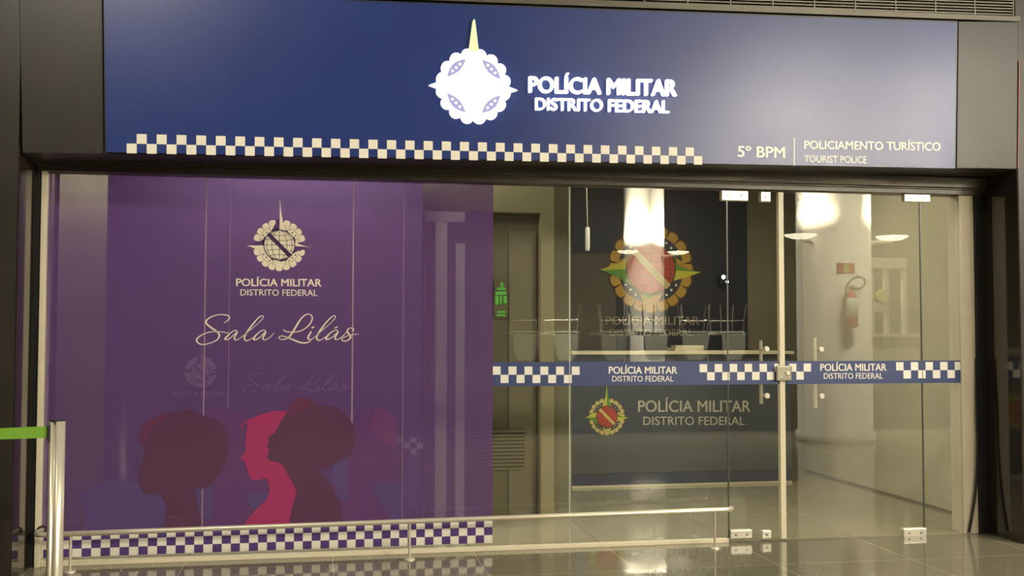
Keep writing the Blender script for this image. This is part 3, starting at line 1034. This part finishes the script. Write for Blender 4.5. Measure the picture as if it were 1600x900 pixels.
# ------------------------------------------------------------------ inside the shop
# reception counter
CY = 2.67
ct = empty('reception_counter', (3.25, CY, 0), 'slate blue reception counter with a colour emblem on its front, behind the glass', 'counter')
cx0, cx1 = at(850, 650, CY).x, at(1222, 650, CY).x + .1
ztop = at(1030, 549, CY).z
zk = at(1030, 738, CY).z
MB().box(cx0, cx1, CY, CY + .55, zk, ztop - .03).build('front_panel', COUNTER, ct, .004)
MB().box(cx0 + .01, cx1 - .01, CY + .012, CY + .53, .022, zk).build('kick_panel', COUNTERK, ct)
MB().box(cx0 + .0, cx1 - .0, CY - .004, CY + .53, 0.001, .022).build('plinth', CREAM, ct)
MB().box(cx0 - .02, cx1 + .02, CY - .03, CY + .57, ztop - .03, ztop).build('counter_top', CREAM, ct, .004)
CP = yplane(CY)
mb = MB()
text(mb, 'POLÍCIA MILITAR', ((997, 626), (1172.5, 626), (1172.5, 643.4), (997, 643.4)), CP, .0002, .002, .012)
text(mb, 'DISTRITO FEDERAL', ((1005, 651), (1163.5, 651), (1163.5, 664), (1005, 664)), CP, .0002, .002, 0)
mb.build('lettering', COUNTLET, ct)
emblem_parts(CP, 948.2, 651, 28.3, ct, 'small')

# big wall emblem
WP = yplane(3.714)
we = empty('wall_emblem', WP.hit(1017, 420), 'large gold colour police emblem with lettering on the dark back wall', 'emblem')
emblem_parts(WP, 1017, 420, 66, we, 'color')
mb = MB()
text(mb, 'POLÍCIA MILITAR', ((946, 494.6), (1092.7, 494.6), (1092.7, 507.5), (946, 507.5)), WP, .0005, .004, .012)
mb.build('lettering', GREYLET, we)
mb = MB()
text(mb, 'DISTRITO FEDERAL', ((952.5, 514.5), (1082.5, 514.5), (1082.5, 524.8), (952.5, 524.8)), WP, .0005, .004, 0)
mb.build('lettering', GREYLET, we)

# louvred brown door inside the partition
dr = empty('louvred_door', (at(760, 600, 1.3).x, 1.3, 0), 'brown inner door with a louvre vent near its foot, half behind the purple film', 'door')
xa, xb = at(664, 600, 1.3).x, at(846, 600, 1.3).x
MB().box(xa, xb, 1.3, 1.34, .005, 2.43).build('door_leaf', BROWN, dr)
MB().box(at(795, 600, 1.29).x, at(838, 600, 1.29).x, 1.29, 1.3, .01, 2.3).build('door_panel', BROWN2, dr)
lv = MB()
zz0, zz1 = at(740, 735, 1.28).z, at(740, 671, 1.28).z
xa2, xb2 = at(662, 700, 1.28).x, at(820, 700, 1.28).x
lvf = MB().box(xa2, xb2, 1.283, 1.29, zz0, zz1).build('vent', DARKSLOT, dr)
for k in range(11):
    z = lerp(zz0, zz1, (k + .5) / 11)
    lv.hexa([(xa2, 1.262, z - .012), (xb2, 1.262, z - .012), (xb2, 1.262, z - .001), (xa2, 1.262, z - .001)],
            [(xa2, 1.283, z + .0), (xb2, 1.283, z + .0), (xb2, 1.283, z + .011), (xa2, 1.283, z + .011)])
lv.build('louvre', BROWN2, lvf)
# white door frame behind the film
wf = empty('inner_door_frame', (at(705, 600, .9).x, .9, 0), 'pale upright door frame seen through the purple film near its right edge', 'door frame')
for pa, pb, pt in ((680, 698, 346), (712, 726, 380)):
    zt_ = at(690, pt, .9).z
    MB().box(at(pa, 600, .9).x, at(pb, 600, .9).x, .9, .94, 0.001, zt_).build('stile', WFRAME, wf, .003)
MB().box(at(664, 600, .9).x, at(726, 600, .9).x, .905, .94, at(690, 346, .9).z, at(690, 330, .9).z).build('head_rail', WFRAME, wf, .003)
# upright metal strip beside it
tag(MB().tube([at(663.5, 385, .3), (at(663.5, 385, .3).x, .3, .001)], .006, 8).build('curtain_rod', CHROME), 'thin bright upright rod behind the purple film', 'rod')

# lilac room: back board with printed words
lb = MB()
la, lbx = at(165, 500, .7), at(659, 500, .7)
lb.box(la.x, lbx.x, .7, .74, .03, 2.9)
board = lb.build('purple_partition_board', LILACWALL)
tag(board, 'tall purple board standing behind the purple film with faint mauve lettering', 'board')
LP = yplane(.7)
mb = MB()
for st_, ox, oy in ((sala, 375, 575), (lilas, 375 + 87, 575)):
    for i, s_ in enumerate(st_):
        ribbon(mb, s_, lambda x, y, ox=ox, oy=oy: LP.hit(ox + x / 17.1, oy + y / 17.1), LP.n, .002 + .0001 * i)
text(mb, 'POLÍCIA MILITAR', ((271, 612), (352, 612), (352, 619), (271, 619)), LP, .0005, .002, .01)
mb.build('lettering', GHOST, board)
emblem_parts(LP, 313.5, 581, 26, board, 'ghost')
mb = MB()
for c in checks(((621, 683), (661, 683), (661, 710), (621, 710)), LP, lambda i, j: (i + j) % 2 == 0 and not (i == 0 and j == 2), 4, 3, 0, 0): mb.slab(c, LP.n, .0004, .002)
for c in checks(((188, 755), (214, 755), (214, 772), (188, 772)), LP, lambda i, j: (i + j) % 2 == 0, 4, 3, 0, 0): mb.slab(c, LP.n, .0004, .002)
mb.build('checker_pattern', GHOST, board)

# hanging white tube
hp = at(918, 373, 1.9)
hg = empty('hanging_tube', hp, 'short white tube hanging on a cord inside the clear glass', 'hanging lamp')
zt_, zb_ = at(918, 355, 1.9).z, at(918, 392, 1.9).z
MB().lathe((hp.x, hp.y, zb_), [(.006, 0), (.018, .004), (.02, .02), (.02, zt_ - zb_ - .02), (.016, zt_ - zb_)], 16).build('tube', TUBEW, hg)
MB().tube([(hp.x, hp.y, zt_), (hp.x - .008, hp.y, zt_ + .3), (hp.x - .004, hp.y, 3.2)], .005, 6).build('cord', CREAM, hg)

# added for a reflected light: cold spotlight on the back wall
sp = at(1133, 436, 3.6)
sl = empty('twin_glint', sp, 'added small cold white spotlight on the dark back wall beside the emblem', 'glint')
MB().box(sp.x - .05, sp.x + .05, sp.y + .02, 3.714, sp.z - .05, sp.z + .05).build('housing', BLACKP, sl, .004)
for dx, dz, r in ((-.02, .02, .022), (.022, -.03, .016)):
    MB().lathe((sp.x + dx, sp.y + .02, sp.z + dz), [(r * 1.3, 0), (r * 1.3, .02), (r, .024)], 14, 'y').build('spot_rim', BLACKP, sl)
    MB().lathe((sp.x + dx, sp.y - .004, sp.z + dz), [(r, 0), (r * .8, .006), (r * .3, .01)], 14, 'y').build('bulb', SPOTB, sl)

# green lit strips added inside in place of a reflected sign
gp = yplane(1.27)
gs = empty('green_sign_stand_in', gp.hit(783, 470), 'small green lit strips added on the brown inner door for a reflected sign', 'sign')
for q in (((782, 441), (786, 441), (786, 450), (782, 450)), ((777, 449), (789, 449), (790, 453), (776, 453)), ((774, 456), (791, 455), (791, 460), (774, 461)), ((774, 462), (779, 462), (779, 476), (774, 476)), ((781, 462), (784, 462), (784, 475), (781, 475)),
          ((786, 462), (791, 462), (792, 474), (787, 474)), ((777, 486), (790, 486), (790, 489), (777, 489)), ((776, 491), (790, 491), (790, 494), (776, 494))):
    mb = MB()
    pxpoly(mb, q, gp, 0, .006)
    mb.build('lit_strip', NEON, gs)
MB().box(gp.hit(772, 470).x, gp.hit(793.5, 470).x, 1.2701, 1.2895, gp.hit(783, 497).z, gp.hit(783, 439).z).build('backplate', BROWN, gs)

# papers on the counter
pz = ztop
for k, (x_, y_, w_, d_, t_, r_, lab) in enumerate(((3.55, CY + .25, .3, .22, .03, .06, 'thick cream folder lying lowest in the pile on the reception counter'),
                                                   (3.57, CY + .24, .28, .2, .022, -.08, 'cream folder lying on top of the thicker one on the counter'))):
    mb = MB().box(-w_ / 2, w_ / 2, -d_ / 2, d_ / 2, 0, t_)
    o = mb.build('paper_folder', TABLET)
    o.location = (x_, y_, pz + .0008)
    o.rotation_euler = (0, 0, r_)
    pz += t_ + .0012
    tag(o, lab, 'folder', 'folders on the counter')

# ------------------------------------------------------------------ the hall behind the viewer, seen in the glass
def mirror(px, py, yv):
    p = at(px, py, yv)
    return Vector((p.x, -p.y, p.z))


def hall_column(pxc, half, yv, label):
    c = mirror(pxc, 400, yv)
    o = MB().lathe((c.x, c.y, 0.0005), [(half + .03, 0), (half + .03, .12), (half, .13), (half, 6.19)], 48).build('column', PLASTER)
    tag(o, label, 'column', 'round hall columns')
    return c


c2 = hall_column(1302.5, .50, 6.5, 'broad round pale column with fire sign, mirrored in the right glass door')
c1 = hall_column(1006, .42, 13.8, 'slender round pale column far back, mirrored in the glass left of the doors')


def sconce(c, half, ang, z, power, label, off=.27):
    """saucer uplight on a bracket: ang is the direction from the column's axis"""
    d = Vector((math.cos(ang), math.sin(ang), 0))
    p = c + d * (half + off)
    s_ = empty('wall_sconce', (p.x, p.y, z), label, 'wall lamp', 'saucer uplights on the hall columns')
    MB().lathe((p.x, p.y, z), [(.05, -.05), (.12, -.04), (.2, -.01), (.215, .012), (.2, .012), (.11, -.02), (.03, -.03)], 28).build('saucer', SHADE, s_)
    MB().tube([c + d * (half + .005) + Vector((0, 0, z - .07)), p + Vector((0, 0, z - .06))], .03, 10).build('bracket', BRACK, s_)
    MB().lathe((p.x, p.y, z - .015), [(.03, 0), (.05, .01), (.05, .03), (.02, .045)], 16).build('bulb', BULB, s_)
    l = bpy.data.lights.new('sconce_light', 'SPOT')
    l.energy, l.color, l.shadow_soft_size = power, (1, .9, .68), .1
    l.spot_size, l.spot_blend = math.radians(165), .4
    lo = bpy.data.objects.new('sconce_light', l)
    COL.objects.link(lo)
    lo.parent = s_
    lo.location = (0, 0, .12)
    lo.rotation_euler = (math.pi, 0, 0)


c2.z = c1.z = 0
zc2 = mirror(1302, 373, 6.5).z
zc1 = mirror(1006, 397, 13.8).z
sconce(c2, .5, math.radians(150), zc2, 2600, 'saucer uplight on the left of the broad column, mirrored in the door')
sconce(c2, .5, math.radians(30), zc2, 1500, 'saucer uplight on the right of the broad column, mirrored in the door')
sconce(c1, .42, math.radians(130), zc1, 3600, 'saucer uplight on the left of the slender column, mirrored in the glass', .4)
sconce(c1, .42, math.radians(50), zc1, 3000, 'saucer uplight on the right of the slender column, mirrored in the glass', .4)

# fire point on the broad column
fa = math.radians(90)
fy_ = c2.y + .5


def cyl_x(px): return mirror(px, 420, 6.0).x


def curved_plate(xa, xb, za, zb, r0, r1, mb):
    """a plate bent to the column's face"""
    n = 6
    a0, a1 = math.acos((xa - c2.x) / r0), math.acos((xb - c2.x) / r0)
    vs = []
    for r in (r1, r0):
        for z in (za, zb):
            vs += [(c2.x + r * math.cos(lerp(a0, a1, k / n)), c2.y + r * math.sin(lerp(a0, a1, k / n)), z) for k in range(n + 1)]
    m_ = n + 1
    fs = []
    for k in range(n):
        fs += [[k, k + m_, k + m_ + 1, k + 1], [2 * m_ + k, 2 * m_ + k + 1, 3 * m_ + k + 1, 3 * m_ + k], [k, k + 1, 2 * m_ + k + 1, 2 * m_ + k], [m_ + k, 3 * m_ + k, 3 * m_ + k + 1, m_ + k + 1]]
    fs += [[0, 2 * m_, 3 * m_, m_], [n, m_ + n, 3 * m_ + n, 2 * m_ + n]]
    mb.add(vs, fs)


zf = lambda py: mirror(1322, py, 6.0).z
x_a, x_b = cyl_x(1310), cyl_x(1336)
mb = MB()
curved_plate(x_a, x_b, zf(427), zf(411), .501, .506, mb)
fsn = mb.build('fire_sign', RED)
tag(fsn, 'red fire point sign plate on the broad column, mirrored in the right door', 'sign')
mb = MB()
curved_plate(cyl_x(1318.5), cyl_x(1327), zf(426), zf(413), .5065, .509, mb)
mb.build('sign_symbol', YELLOW, fsn)
ex = (cyl_x(1325), fy_ + .09, zf(512))
fe = empty('fire_extinguisher', ex, 'red fire extinguisher with white label hung on the broad column, mirrored in the right door', 'fire extinguisher')
hgt = zf(455) - zf(512)
MB().lathe(ex, [(.06, 0), (.085, .01), (.088, .03), (.088, hgt - .09), (.07, hgt - .04), (.03, hgt - .01), (.022, hgt + .01)], 28).build('cylinder', RED, fe)
MB().lathe((ex[0], ex[1], zf(495)), [(.0885, 0), (.0895, .001), (.0895, zf(466) - zf(495) - .001), (.0885, zf(466) - zf(495))], 28).build('label_sleeve', WHITEP, fe)
vz = ex[2] + hgt
MB().box(ex[0] - .02, ex[0] + .02, ex[1] - .02, ex[1] + .02, vz + .005, vz + .06).build('valve', SCREW, fe)
MB().box(ex[0] - .09, ex[0] + .02, ex[1] - .012, ex[1] + .012, vz + .05, vz + .062).build('lever', RED, fe)
hz = vz + .03
hs = [(ex[0], ex[1], hz), (ex[0] + .1, ex[1] + .02, hz), (ex[0] + .19, ex[1], hz + .05), (ex[0] + .19, ex[1], hz + .13), (ex[0] + .1, ex[1], hz + .16), (ex[0] - .02, ex[1], hz + .1), (ex[0] - .085, ex[1] + .01, hz - .02), (ex[0] - .098, ex[1] + .01, hz - .3)]
MB().tube(spline(hs, 6), .011, 8).build('hose', BLACK, fe)
MB().box(ex[0] - .04, ex[0] + .04, fy_ + .0, ex[1] - .088, ex[2] + .3, ex[2] + .36).build('wall_hook', SCREW, fe)

# tables with upturned chairs on the terrace
TZ = .721
TH = 1.46 - TZ


def table(x, y, lab):
    t = empty('cafe_table', (x, y, TZ), lab, 'table', 'cafe tables with upturned chairs')
    MB().box(x - .55, x + .55, y - .3, y + .3, TZ + TH - .03, TZ + TH).build('table_top', TABLET, t, .006)
    MB().tube([(x, y, TZ + .02), (x, y, TZ + TH - .03)], .035, 14).build('pedestal', CHROME, t)
    MB().lathe((x, y, TZ), [(.26, 0), (.26, .012), (.06, .03), (.04, .04)], 28).build('base', BLACKP, t)


def make_chair(lab):
    """cafe chair in its upturned pose: seat resting on the table, legs in the air; origin at the seat"""
    c = empty('cafe_chair', (0, 0, 0), lab, 'chair', 'upturned chairs on the cafe tables')
    MB().box(-.21, .21, -.2, .2, 0, .03).build('seat', SEATM, c, .012)
    bk = MB()
    prof_ = [(-.2, -.02), (-.19, -.2), (-.16, -.36), (-.1, -.42), (.1, -.42), (.16, -.36), (.19, -.2), (.2, -.02)]
    bk.slab([(px_, .225, pz_) for px_, pz_ in prof_], (0, 1, 0), 0, .016)
    bk.build('backrest', SEATM, c, .004)
    for sx in (-1, 1):
        for sy in (-1, 1):
            MB().tube([(sx * .19, sy * .18, .03), (sx * .2, sy * .19, .2), (sx * .225, sy * .22, .45)], .012, 10).build('leg', CHROME, c)
        MB().tube([(sx * .2, .2, .01), (sx * .2, .235, -.05), (sx * .2, .24, -.3)], .011, 8).build('back_frame', CHROME, c)
    for sy in (-1, 1):
        MB().tube([(-.2, sy * .2, .2), (.2, sy * .2, .2)], .008, 8).build('stretcher', CHROME, c)
    return c


# (x of table, y, list of (dx, dy, turn))
spots = [(3.35, -9.1, 'pale cafe table on the terrace, mirrored leftmost in the clear glass', [(-.28, .02, .1, 'upturned grey cafe chair on the left table, its left one'), (.3, -.02, -.15, 'upturned grey cafe chair on the left table, its right one')]),
         (4.75, -9.0, 'pale cafe table mirrored just left of the slender column', [(-.29, .0, .2, 'upturned grey cafe chair mirrored left of the slender column, turned to the side'), (.27, .02, -.2, 'upturned grey cafe chair mirrored in front of the slender column')]),
         (6.1, -9.1, 'pale cafe table mirrored between the slender column and the door', [(-.3, .0, .2, 'upturned grey cafe chair mirrored just right of the slender column'), (.26, .0, -.1, 'upturned grey cafe chair mirrored beside the door seam')])]
proto = None
for x, y, lab, chs in spots:
    table(x, y, lab)
    for dx, dy, rz, cl in chs:
        if proto is None:
            o = proto = make_chair(cl)
        else:
            o = copy_tree(proto)
            o['label'] = cl
        o.location = (x + dx, y + dy + .2, TZ + TH + .001)
        o.rotation_euler = (0, 0, rz)

# kiosk stall far right of the hall
kz0 = .721
kp = mirror(1390, 480, 9.5)
KPALE = mat('kiosk_panel', (.3, .28, .22), .6)
ks = empty('kiosk_stall', (kp.x, kp.y, kz0), 'pale kiosk stall with shelves, mirrored dimly right of the broad column', 'stall')
KX = lambda px: mirror(px, 480, 9.5).x
KZ = lambda py: mirror(1390, py, 9.5).z
MB().box(KX(1356), KX(1412), kp.y, kp.y + .12, KZ(420), KZ(404)).build('header', KPALE, ks, .004)
for pa in (1357, 1380, 1408):
    MB().box(KX(pa), KX(pa + 6), kp.y, kp.y + .08, kz0, KZ(420)).build('post', KPALE, ks)
MB().box(KX(1352), KX(1425), kp.y - .3, kp.y + .3, KZ(526), KZ(521)).build('shelf', KPALE, ks)
MB().box(KX(1352), KX(1425), kp.y - .25, kp.y + .2, kz0, KZ(545)).build('stall_counter', KPALE, ks)
MB().lathe((KX(1371), kp.y + .14, KZ(462)), [(.1, 0), (.1, -.03), (.09, -.035)], 24, 'y').build('round_plate', mat('dull_yellow_plate', (.35, .32, .08), .6), ks)
MB().box(KX(1358), KX(1384), kp.y + .05, kp.y + .1, KZ(487), KZ(473)).build('notice', KPALE, ks)
